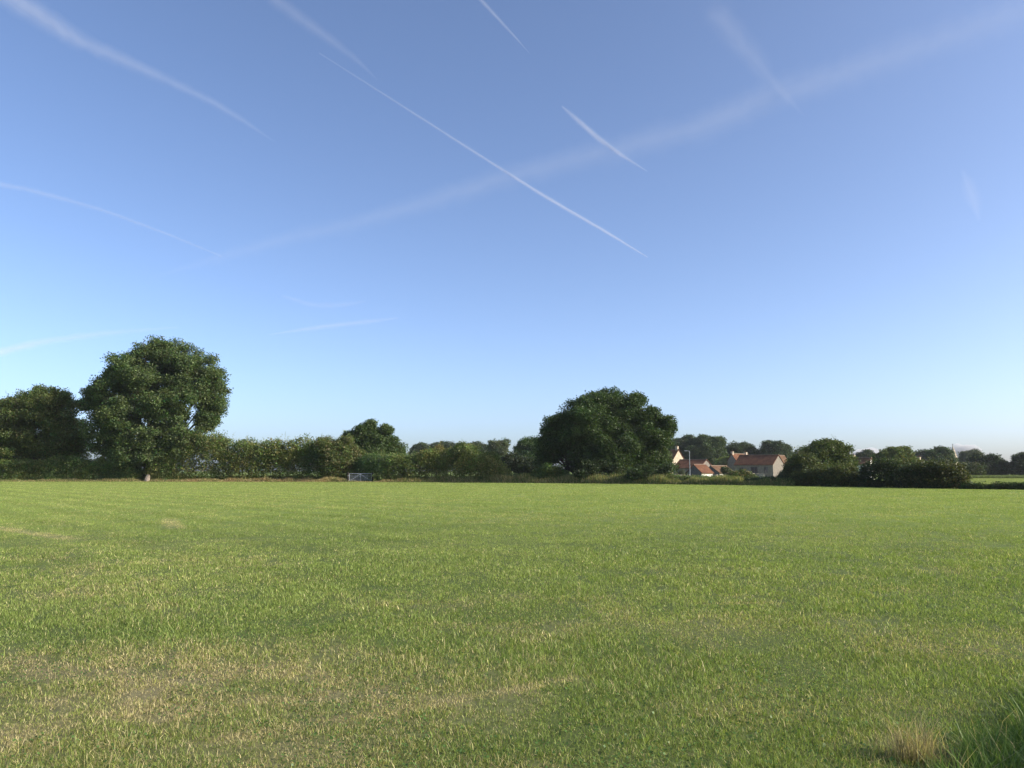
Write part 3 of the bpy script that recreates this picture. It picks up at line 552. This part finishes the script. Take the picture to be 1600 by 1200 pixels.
# ------------------------------------------------------------------ farm buildings
ANG = -math.pi/4
LX = np.array([math.cos(ANG), math.sin(ANG)]); LY = np.array([-math.sin(ANG), math.cos(ANG)])
def reach(c, d, px):          # how far from corner c along d until the photo column px
    u = (px-800)/FPX/1.0064
    return (u*c[1]-c[0])/(d[0]-u*d[1])
def roof_pts(A, B, e, r, axis, o):
    """the cross-section with overhang o at eaves, along the ridge axis"""
    return None
def building(name, label, cat, px, Y, px_left, px_right, eave_py, ridge_py, axis, wall, tile, windows=(), chimneys=(), zb=-1.0, A=None, B=None, group=None, boards=False):
    x0 = GX(px, Y); c = np.array([x0, Y])
    A = A or reach(c, -LX, px_left); B = B or reach(c, LY, px_right)
    e = topz(eave_py, Y)-zb; r = topz(ridge_py, Y)-zb
    root = tag(empty(name, (x0, Y, zb), ANG), label, cat, group)
    # walls: box x -A..0, y 0..B; gables close the ends of the ridge
    mb = MB()
    if axis == 'x':
        prof = [(0, -0.5), (B, -0.5), (B, e), (B/2, r), (0, e)]
        V = [(-A, p[0], p[1]) for p in prof]+[(0, p[0], p[1]) for p in prof]
        span, run = B, A
    else:
        prof = [(0, -0.5), (-A, -0.5), (-A, e), (-A/2, r), (0, e)]
        V = [(p[0], 0, p[1]) for p in prof]+[(p[0], B, p[1]) for p in prof]
        span, run = A, B
    F = [[0, 1, 2, 3, 4][::-1], [5, 6, 7, 8, 9]]+[[i, (i+1) % 5, (i+1) % 5+5, i+5] for i in range(5)]
    mb.add(V, F); mb.build('wall', wall, root)
    # roof: two slabs standing on the walls
    t = 0.16; ov = 0.3; gl = 0.18; sl_ = (r-e)/(span/2)
    mb = MB()
    for s in (0, 1):
        def Q(across, zz, along):
            a = across if s == 0 else span-across
            return (along, a, zz) if axis == 'x' else (-a, along, zz)
        lo, hi = ((-run-gl), gl) if axis == 'x' else ((-gl), run+gl)
        sec = [(-ov, e-ov*sl_+0.02), (span/2, r+0.02), (span/2, r+0.02+t), (-ov, e-ov*sl_+0.02+t)]
        V = [Q(a, z, lo) for a, z in sec]+[Q(a, z, hi) for a, z in sec]
        mb.add(V, [[0, 1, 2, 3], [7, 6, 5, 4]]+[[i, i+4, (i+1) % 4+4, (i+1) % 4] for i in range(4)])
    rf = mb.build('roof', tile, root)
    mb = MB()
    if axis == 'x': mb.box(-A-gl-0.01, B/2-0.14, r+t-0.02, gl+0.01, B/2+0.14, r+t+0.12)
    else: mb.box(-A/2-0.14, -gl-0.01, r+t-0.02, -A/2+0.14, B+gl+0.01, r+t+0.12)
    mb.build('ridge', M_RIDGE, rf)
    if boards:      # dark weathered boarding over the near gable
        mb = MB(); V = [(p[0], -0.03, p[1]) for p in prof]+[(p[0], -0.004, p[1]) for p in prof]
        mb.add(V, F); mb.build('gable_boards', M_DARKWOOD, root)
    for (along, w_, h_) in chimneys:
        cx, cy = (-along, B/2) if axis == 'x' else (-A/2, along)
        mb = MB(); mb.box(cx-w_/2, cy-w_/2, r-0.5, cx+w_/2, cy+w_/2, r+h_); mb.box(cx-w_/2-0.06, cy-w_/2-0.06, r+h_-0.18, cx+w_/2+0.06, cy+w_/2+0.06, r+h_-0.03)
        ch = mb.build('chimney', M_CREAM, root)
        mb = MB()
        for q in (-0.18, 0.18): mb.tube([(cx+q, cy, r+h_-0.02), (cx+q, cy, r+h_+0.3)], [0.11, 0.09], 8)
        mb.build('chimney_pot', M_TILE, ch)
    for (wpx, zc, ww, wh, face) in windows:      # face 'f': front wall (local y=0), column given in photo pixels; 'g': gable at x=0, offset in m
        if face == 'f': s = -reach(c, -LX, wpx)
        mbf = MB(); mbp = MB()
        if face == 'f':
            mbf.box(s-ww/2-0.08, -0.05, zc-wh/2-0.08, s+ww/2+0.08, 0.02, zc-wh/2); mbf.box(s-ww/2-0.08, -0.05, zc+wh/2, s+ww/2+0.08, 0.02, zc+wh/2+0.1)
            mbf.box(s-ww/2-0.08, -0.05, zc-wh/2, s-ww/2, 0.02, zc+wh/2); mbf.box(s+ww/2, -0.05, zc-wh/2, s+ww/2+0.08, 0.02, zc+wh/2)
            mbp.box(s-ww/2, -0.02, zc-wh/2, s+ww/2, 0.01, zc+wh/2)
        else:
            y = wpx
            mbf.box(-0.02, y-ww/2-0.08, zc-wh/2-0.08, 0.05, y+ww/2+0.08, zc-wh/2); mbf.box(-0.02, y-ww/2-0.08, zc+wh/2, 0.05, y+ww/2+0.08, zc+wh/2+0.1)
            mbf.box(-0.02, y-ww/2-0.08, zc-wh/2, 0.05, y-ww/2, zc+wh/2); mbf.box(-0.02, y+ww/2, zc-wh/2, 0.05, y+ww/2+0.08, zc+wh/2)
            mbp.box(-0.01, y-ww/2, zc-wh/2, 0.02, y+ww/2, zc+wh/2)
        f = mbf.build('window', M_DARKWOOD, root); mbp.build('pane', M_GLASS, f)
    return root
building('farmhouse', 'farmhouse with a tall sunlit cream gable and chimney beside the oak', 'house', 1049, 222, 1018, 1072, 723, 702.5, 'x', M_CREAM, M_TILE, chimneys=[(0.45, 0.7, 1.0), (9.0, 0.8, 1.0)], zb=-1)
building('stable_range', 'long low stone range with orange red roof behind the lamp post', 'farm building', 1093, 208, 1052, 1115, 731, 718.5, 'x', M_STONE, M_TILE, windows=[(1062, 1.2, 1.6, 2.0, 'f'), (1074, 1.2, 1.2, 2.0, 'f')])
building('cart_shed', 'small shed with dark boarded gable and white side wall, right of the lamp post', 'shed', 1096, 192, 1073, 1114, 738.5, 726.5, 'y', M_WHITE, M_TILE, boards=True)
building('outhouse', 'low outhouse with brown red roof and white wall left of the barn', 'shed', 1124, 203, 1098, 1148, 739, 728.5, 'y', M_WHITE, M_TILEB, windows=[(4.0, 1.0, 0.9, 0.9, 'g')], boards=True)
building('stone_barn', 'long stone barn with dark red roof and sunlit right gable', 'barn', 1208, 214, 1148, 1225.5, 725.5, 711, 'x', M_STONE, M_TILE,
         windows=[(1158, 2.7, 1.3, 1.6, 'f'), (1176, 2.7, 1.0, 1.9, 'f'), (1181, 2.7, 1.0, 1.9, 'f'), (1197, 2.9, 1.0, 1.5, 'f')])
building('rear_house', 'house behind the barn with two chimneys on its ridge', 'house', 1151, 232, 1137, 1176, 720, 709.5, 'y', M_STONE, M_TILE, chimneys=[(0.4, 0.6, 0.8), (8.5, 0.8, 0.7)])
building('rear_shed', 'brown roofed building just behind the barn gable', 'farm building', 1226, 226, 1204, 1237, 728, 712, 'y', M_STONE, M_TILEB)
building('white_cottage', 'white walled cottage with brown roof glimpsed through the right hand hedge', 'cottage', 1357, 150, 1328, 1366, 725, 716, 'x', M_WHITE, M_TILEB, zb=0, chimneys=[(3.4, 0.6, 0.7)])
building('hidden_cottage', 'cottage with orange cream chimney just showing over the long dark hedge', 'cottage', 1446, 190, 1424, 1458, 728, 719.5, 'x', M_CREAM, M_TILEB, zb=0, chimneys=[(2.3, 0.8, 0.9)])

def pole():
    Y = 165.0; x = GX(1078, Y); zt = topz(704.5, Y); root = tag(empty('street_lamp', (x, Y, -1)), 'slim grey lamp post with short arm standing before the farm', 'street lamp')
    MB().tube([(0, 0, 0), (0, 0, 1.2), (0, 0, 1.25), (0, 0, zt+1)], [0.10, 0.10, 0.07, 0.05], 10).build('post', M_POLE, root)
    MB().tube([(0, 0, zt+0.9), (-0.35, 0, zt+1.0), (-0.6, 0, zt+1.02)], [0.045, 0.04, 0.035], 8).build('arm', M_POLE, root)
    MB().box(-1.05, -0.12, zt+0.96, -0.5, 0.12, zt+1.08).build('lamp_head', M_POLE, root)
pole()
def stone_wall(px0, Y0, px1, Y1, top_py, th, label, mat, zb=-1.0, seed=1):
    rng = np.random.default_rng(seed); a = np.array([GX(px0, Y0), Y0]); b = np.array([GX(px1, Y1), Y1]); L = np.linalg.norm(b-a); d = (b-a)/L
    root = tag(empty('stone_wall', (a[0], a[1], zb), math.atan2(d[1], d[0])), label, 'wall'); mb = MB(); n = max(4, int(L/0.9)); h = topz(top_py, (Y0+Y1)/2)-zb
    for i in range(n):
        s0, s1 = L*i/n, L*(i+1)/n; mb.box(s0, -th/2-rng.uniform(0, 0.02), -0.3, s1-0.012, th/2, h-0.2+rng.uniform(-0.06, 0.06))
    mb.build('wall_body', mat, root); mc = MB()
    m = max(6, int(L/0.45))
    for i in range(m):
        s0, s1 = L*i/m, L*(i+1)/m; mc.box(s0+0.01, -th/2-0.05, h-0.12, s1-0.02, th/2+0.05, h+rng.uniform(-0.05, 0.09))
    mc.build('coping', mat, root)
stone_wall(1160, 182, 1194, 176, 740.2, 0.5, 'sunlit low stone wall in front of the barn', M_CREAM, seed=3)
stone_wall(1112, 180, 1148, 176, 742.2, 0.5, 'low rubble wall in front of the white sheds', M_CREAM, seed=4)
stone_wall(1042, 186, 1076, 178, 742.0, 0.4, 'low cream wall below the farmhouse gable', M_CREAM, seed=5)

def car(px, Y, rz, label):
    x = GX(px, Y); root = tag(empty('parked_car', (x, Y, -1), rz), label, 'car')
    sec = [(-2.0, 0.35), (-2.05, 0.75), (-1.9, 0.95), (-0.9, 1.0), (1.6, 1.02), (2.0, 0.9), (2.05, 0.4)]
    def prism(sec, w0, w1, name, mat, par):
        V = [(s[0], -w0 if i < 99 else 0, s[1]) for i, s in enumerate(sec)]+[(s[0], w0, s[1]) for s in sec]; n = len(sec)
        F = [list(range(n)), list(range(n, 2*n))[::-1]]+[[i, i+n, (i+1) % n+n, (i+1) % n] for i in range(n)]
        return MB().add(V, F).build(name, mat, par)
    prism(sec, 0.86, 0.86, 'body', M_PAINT, root)
    prism([(-0.95, 1.0), (-0.25, 1.42), (1.2, 1.44), (1.75, 1.02)], 0.74, 0.74, 'cabin_glass', M_GLASS, root)
    prism([(-0.3, 1.425), (-0.2, 1.48), (1.15, 1.5), (1.25, 1.445)], 0.72, 0.72, 'car_roof', M_POLE, root)
    for wx in (-1.3, 1.3):
        for wy in (-0.8, 0.8):
            wl = MB().tube([(wx, wy-0.1, 0.32), (wx, wy+0.1, 0.32)], [0.32, 0.32], 16).build('wheel', M_RUBBER, root)
            MB().tube([(wx, wy-0.11, 0.32), (wx, wy+0.11, 0.32)], [0.18, 0.18], 12).build('rim', M_METAL, wl)
car(1066, 174, 0.9, 'dark parked car with pale roof behind the low cream wall')

# --- church
def haze():
    mb = MB().box(-900, -60, -2.2, 900, 900, 60)
    m = bpy.data.materials.new('haze_air'); m.use_nodes = True; t = m.node_tree; t.nodes.clear()
    o = t.nodes.new('ShaderNodeOutputMaterial'); v = t.nodes.new('ShaderNodeVolumePrincipled')
    v.inputs['Color'].default_value = (0.93, 0.96, 1.0, 1); v.inputs['Density'].default_value = 0.00010; v.inputs['Anisotropy'].default_value = 0.2
    t.links.new(v.outputs[0], o.inputs['Volume']); m.cycles.homogeneous_volume = True
    h = mb.build('haze', m); h['kind'] = 'stuff'; h['label'] = 'thin pale morning haze in the air over the fields'; h['category'] = 'haze'
haze()
def church():
    Y = 520.0; x = GX(1491, Y); root = tag(empty('church_tower', (x, Y, 0), 0.5), 'far church tower with a pointed stone spire above the trees', 'church')
    k = Y/FPX; zt = topz(697, Y); zb = topz(717, Y)
    MB().box(-2.6, -2.6, -1, 2.6, 2.6, zb-0.4).build('tower', M_CREAM, root)
    mb = MB(); mb.box(-2.8, -2.8, zb-0.4, 2.8, 2.8, zb-0.1)
    mb.build('parapet', M_CREAM, root)
    MB().tube([(0, 0, zb-0.1), (0, 0, (zt+zb)/2+0.3), (0, 0, zt-0.2)], [2.7, 1.45, 0.2], 8).build('spire', M_CREAM, root)
    mb = MB(); mb.tube([(0, 0, zt-0.3), (0, 0, zt+1.6)], [0.16, 0.1], 6); mb.box(-0.7, -0.1, zt+0.75, 0.7, 0.1, zt+1.0)
    mb.build('cross', M_BARK, root)
church()

# ------------------------------------------------------------------ gate
def gate():
    Y = float(edgeY(562))+0.1; Yb = Y
    x0 = GX(546, Y); x1 = GX(580.5, Y); L = x1-x0; root = tag(empty('field_gate', (x0, Y, 0)), 'galvanised metal field gate with diagonal braces set in the hedge', 'gate')
    h = 1.22; g = 0.10
    mb = MB()
    for z, r in ((g, 0.03), (h, 0.035)): mb.tube([(0, 0, z), (L, 0, z)], [r, r], 8)
    for xx in (0, L): mb.tube([(xx, 0, g), (xx, 0, h+0.03)], [0.032, 0.032], 8)
    mb.build('gate_frame', M_METAL, root)
    for z in (0.27, 0.43, 0.6, 0.79, 0.99): MB().tube([(0.03, 0, z), (L-0.03, 0, z)], [0.021, 0.021], 8).build('rail', M_METAL, root)
    MB().box(L/2-0.03, -0.045, g, L/2+0.03, -0.025, h).build('upright', M_METAL, root)
    for s in (-1, 1): MB().tube([(L/2, -0.05, h-0.04), (L/2+s*(L/2-0.15), -0.05, g+0.1)], [0.03, 0.03], 6).build('brace', M_METAL, root)
    for xx in (-0.18, L+0.18):
        Y_ = 0
        p = tag(empty('gate_post', (x0+xx, Y, 0)), ('wooden post on the left of the field gate' if xx < 0 else 'wooden post on the right of the field gate'), 'post')
        MB().tube([(0, 0, -0.2), (0, 0, 1.38), (0, 0, 1.43)], [0.1, 0.095, 0.06], 10).build('shaft', M_BARK, p)
        MB().box(-0.03, -0.11, 0.9, 0.14 if xx < 0 else 0.03, -0.085, 0.96).build('hinge', M_METAL, p)
gate()

# ------------------------------------------------------------------ rough verge along the hedges
def verge():
    rng = np.random.default_rng(77); N = 110000
    px = rng.uniform(-80, 1240, N); Y = edgeY(px)+rng.uniform(-0.9, 1.2, N); x = (px-800)/FPX/1.0064*Y
    prof = np.interp(px, [-80, 200, 260, 400, 470, 500, 540, 560, 585, 600, 640, 700, 800, 1000, 1240], [0.45, 0.45, 0.5, 0.6, 0.75, 0.9, 0.6, 0.22, 0.25, 0.55, 0.7, 0.85, 1.1, 1.0, 0.8])
    nz = fbm(px*0.06, Y*0.3, 4); h = prof*(0.25+1.5*nz)*rng.uniform(0.45, 1.1, N)*sstep(-1.0, -0.1, Y-edgeY(px))**0.5
    dry = np.interp(px, [-80, 230, 300, 380, 440, 495, 500, 560, 590, 640, 800, 1000, 1240], [0.3, 0.3, 0.45, 0.4, 0.3, 0.5, 0.9, 0.85, 0.5, 0.25, 0.3, 0.25, 0.2])
    red = np.interp(px, [-80, 250, 300, 420, 480, 500, 520, 560, 600, 660, 800, 900, 1240], [0.05, 0.3, 0.5, 0.45, 0.5, 0.4, 0.1, 0.02, 0.25, 0.2, 0.2, 0.1, 0.05])
    f = rng.uniform(0, 1, N)[:, None]; s = rng.uniform(0.7, 1.3, N)[:, None]
    pn = vnoise(px*0.12, Y*0, 8)
    col = np.where(f < (0.6*red*(0.2+1.5*pn))[:, None], np.array([0.22, 0.12, 0.06])*s, np.where(f < (red+dry*(0.3+pn))[:, None], np.array([0.48, 0.38, 0.19])*s, np.array([0.145, 0.18, 0.055])*s))
    V, q, t, c = blades(rng, x, Y, np.zeros(N)-0.01, h, rng.uniform(0.03, 0.07, N), col, np.clip(rng.normal(0.3, 0.15, N), 0.02, 0.8))
    tag(link('hedge_bottom_grass', mesh('verge', V, quads=q, tris=t, col=c), M_GRASS), 'tall rough grass and brown docks along the foot of the hedges', 'rough grass', kind='stuff')
    N = 30000; Y = rng.uniform(158, 172, N); px = rng.uniform(1480, 1700, N); x = (px-800)/FPX/1.0064*Y
    V, q, t, c = blades(rng, x, Y, np.zeros(N), rng.uniform(0.4, 0.85, N), rng.uniform(0.05, 0.1, N), np.array([0.12, 0.15, 0.055])*rng.uniform(0.6, 1.2, N)[:, None], np.clip(rng.normal(0.3, 0.15, N), 0.02, 0.8))
    tag(link('far_meadow_grass', mesh('far_meadow', V, quads=q, tris=t, col=c), M_GRASS), 'strip of tall grass at the far side of the pale field', 'tall grass', kind='stuff')
    N = 60000; Y = rng.uniform(72, 160, N); px = rng.uniform(1440, 1760, N); x = (px-800)/FPX/1.0064*Y; k = Y > edgeY(px)+2
    Y, x = Y[k], x[k]; N = len(x)
    V, q, t, c = blades(rng, x, Y, np.zeros(N), rng.uniform(0.1, 0.25, N), rng.uniform(0.08, 0.16, N), np.array([0.23, 0.26, 0.10])*rng.uniform(0.8, 1.15, N)[:, None], np.clip(rng.normal(0.3, 0.15, N), 0.02, 0.8), False)
    tag(link('hay_meadow_grass', mesh('hay_meadow', V, quads=q, tris=t, col=c), M_GRASS), 'pale yellow green grass of the far field at right', 'grass', kind='stuff')
verge()

# --- bush just outside the frame at right whose shade falls into the near corner
def shade_bush():
    rng = np.random.default_rng(5); x, y = 5.9, 3.1; root = tag(empty('bramble_thicket', (x, y, 0)), 'bramble thicket beside the long grass, just right of the photo', 'bush')
    n = 1500; u = rng.normal(0, 1, (n, 3)); u /= np.linalg.norm(u, axis=1, keepdims=True); u[:, 2] = np.abs(u[:, 2])
    cen = np.array([x, y, 0.1])+u*np.array([1.2, 1.5, 1.75])*(0.5+0.5*rng.uniform(0, 1, (n, 1))**0.5)
    pts, size, col = sprays_to_leaves(rng, cen, 12, 0.12, 0.09, (0.05, 0.08, 0.025))
    link('foliage', leaf_mesh('foliage', pts, size, col, rng), M_LEAF, root)
    mb = MB()
    for i in range(14): mb.tube(bezier([x+rng.normal(0, .2), y+rng.normal(0, .2), 0], [x+rng.normal(0, .8), y+rng.normal(0, .9), 1.2], [0, 0, 0.3], 5), np.linspace(0.015, 0.006, 5), 5)
    mb.build('stems', M_BARK, root, world=True)
shade_bush()

# ------------------------------------------------------------------ contrails: thin closed tubes of ice cloud at 9 km
def volmat(name, dens, col=(1, 1, 1)):
    m = bpy.data.materials.new(name); m.use_nodes = True; t = m.node_tree; t.nodes.clear()
    o = t.nodes.new('ShaderNodeOutputMaterial'); v = t.nodes.new('ShaderNodeVolumeScatter'); v.inputs['Density'].default_value = dens; v.inputs['Color'].default_value = (*col, 1)
    t.links.new(v.outputs[0], o.inputs['Volume']); m.cycles.homogeneous_volume = True
    return m
def contrail(label, pts, tau, seed, alt=9000.0, wob=0.16, flat=0.0):
    """pts: (px, py, width px)"""
    rng = np.random.default_rng(seed); pts = np.array(pts, float)
    t = np.concatenate([[0], np.cumsum(np.hypot(np.diff(pts[:, 0]), np.diff(pts[:, 1])))]); n = max(12, int(t[-1]/7)); tt = np.linspace(0, t[-1], n)
    X = np.interp(tt, t, pts[:, 0]); Yp = np.interp(tt, t, pts[:, 1]); W = np.interp(tt, t, pts[:, 2])
    ker = np.array([1, 2, 3, 4, 3, 2, 1])/16.0
    def sm(a): return np.convolve(np.pad(a, 3, mode='reflect', reflect_type='odd'), ker, mode='valid')
    X, Yp = sm(X), sm(Yp)
    u = (X-800)/FPX; v = (600-Yp)/FPX; d = np.stack([u, CP-v*SP, SP+v*CP], -1)
    s = (alt-CAM_H)/d[:, 2]; p = d*s[:, None]+np.array([0, 0, CAM_H]); rad = W/2/FPX*s
    wn = 1+wob*2*(np.array([vnoise(tt*0.07, tt*0+j*3.3, seed) for j in range(12)])-0.5)+wob*(np.array([vnoise(tt*0.3, tt*0+j*3.3, seed+5) for j in range(12)])-0.5)
    me_r = float(np.median(rad)); ns = 12; o0 = p[n//2]; kb = np.clip(me_r/rad, 0.3, 3)**flat
    root = tag(empty('contrail', o0), label, 'contrail', 'vapour trails in the sky')
    for part, f, share in (('thin_veil', 1.25, 0.22), ('veil', 0.95, 0.28), ('inner_plume', 0.66, 0.26), ('core', 0.36, 0.24)):
        V = []; F = []
        for i in range(n):
            dd = p[min(i+1, n-1)]-p[max(i-1, 0)]; dd /= np.linalg.norm(dd); a = np.cross(dd, [0, 0, 1.0]); a /= np.linalg.norm(a); b = np.cross(a, dd)
            off = (1-f)*0.35*rad[i]*(2*vnoise(tt[i]*0.06, f*9, seed+9)-1)*a
            for k in range(ns):
                q = 2*math.pi*k/ns; V.append(p[i]-o0+off+f*rad[i]*(1+(wn[k, i]-1)*(0.6+0.8*f))*(math.cos(q)*a+kb[i]*math.sin(q)*b))
        for i in range(n-1):
            for k in range(ns): F.append([i*ns+k, i*ns+(k+1) % ns, (i+1)*ns+(k+1) % ns, (i+1)*ns+k][::-1])
        F.append(list(range(ns))); F.append([(n-1)*ns+k for k in range(ns)][::-1])
        link(part, mesh(part, V, F, smooth=True), volmat('ice_'+part, TAUK*tau*share/(2*me_r*f)), root, world=False)
TAUK = 0.25
TR = [('thick feathery white vapour trail at the top left of the sky', [(0, -14, 44), (60, 22, 40), (120, 62, 30), (200, 97, 22), (260, 124, 16), (330, 158, 12), (380, 188, 8), (430, 222, 2)], 0.44),
      ('faint broad vapour trail above the start of the thin straight one', [(420, -8, 24), (480, 36, 22), (530, 72, 14), (565, 100, 8), (590, 125, 2)], 0.22),
      ('longest thin straight vapour trail crossing the middle of the sky', [(499, 83, 2), (620, 160, 3.5), (780, 262, 5.5), (860, 312, 7), (940, 358, 6), (1012, 402, 2)], 0.55),
      ('short thin vapour trail touching the top edge of the sky', [(740, -12, 7), (775, 25, 6), (805, 58, 4), (828, 84, 1)], 0.4),
      ('short bright vapour trail right of the long thin one', [(878, 166, 3), (905, 190, 9), (935, 216, 10), (970, 242, 7), (1012, 268, 1.5)], 0.6),
      ('widest pale vapour trail rising from the lower left to the upper right', [(230, 436, 1), (350, 400, 8), (450, 372, 14), (560, 347, 18), (680, 312, 24), (780, 280, 38), (900, 248, 44), (1000, 224, 50), (1100, 196, 58), (1200, 152, 62), (1330, 110, 60), (1500, 52, 56), (1640, 0, 54)], 0.26),
      ('faint fan shaped vapour trail crossing the wide pale one at right', [(1110, 10, 44), (1165, 75, 40), (1200, 120, 24), (1228, 150, 14), (1258, 182, 2)], 0.15),
      ('faint vapour trail slanting down from the left edge of the sky', [(-40, 280, 12), (60, 300, 10), (160, 328, 7), (260, 365, 5), (345, 400, 3)], 0.36),
      ('low faint vapour streak behind the tallest tree', [(-60, 566, 14), (60, 535, 14), (170, 520, 10), (280, 511, 3)], 0.4),
      ('low short vapour streak right of the tallest tree', [(420, 523, 2), (500, 511, 10), (570, 503, 9), (622, 497, 3)], 0.36),
      ('tiny upright vapour smudge near the right edge of the sky', [(1503, 265, 4), (1515, 290, 22), (1522, 315, 20), (1530, 345, 4)], 0.08),
      ('very faint vapour smudge above the low short streak', [(440, 462, 4), (490, 478, 12), (540, 476, 10), (575, 470, 2)], 0.2)]
for i, (lab, pts, tau) in enumerate(TR): contrail(lab, pts, tau, 100+i, flat=0.95 if i == 5 else 0.3)

# ------------------------------------------------------------------ two small far cumulus clouds low on the horizon
def cloud(px, py, wpx, hpx, seed, label):
    Y = 9000.0; k = Y/FPX; c = P(px, py, Y); rng = np.random.default_rng(seed); V = []; F = []; nu, nv = 28, 14
    for j in range(nv+1):
        for i in range(nu):
            a = 2*math.pi*i/nu; b = math.pi*j/nv-math.pi/2
            x, y, z = math.cos(b)*math.cos(a), math.cos(b)*math.sin(a), math.sin(b)
            f = 0.75+0.5*float(vnoise(x*2.2+seed, z*2.2+y, seed))+0.2*float(vnoise(x*5+seed, z*5+y*2, seed+1))
            f *= 1 if abs(b) < 1.5 else 0.9/f if f else 1
            V.append((x*wpx/2*k*f, y*wpx/3*k*f, (z*f if z > 0 else 0.25*z)*hpx*k))
    for j in range(nv):
        for i in range(nu): F.append([j*nu+i, j*nu+(i+1) % nu, (j+1)*nu+(i+1) % nu, (j+1)*nu+i])
    F.append(list(range(nu))[::-1]); F.append([nv*nu+i for i in range(nu)])
    o = link('cloud', mesh('cloud', V, F, smooth=True), volmat('cloud_vapour', 1.3/(wpx*k/3))); o.location = c
    tag(o, label, 'cloud')
cloud(1506, 712, 46, 17, 3, 'small pale cumulus cloud low behind the trees right of the church spire')
cloud(1348, 716, 56, 14, 8, 'faint low cumulus cloud behind the trees above the white cottage')
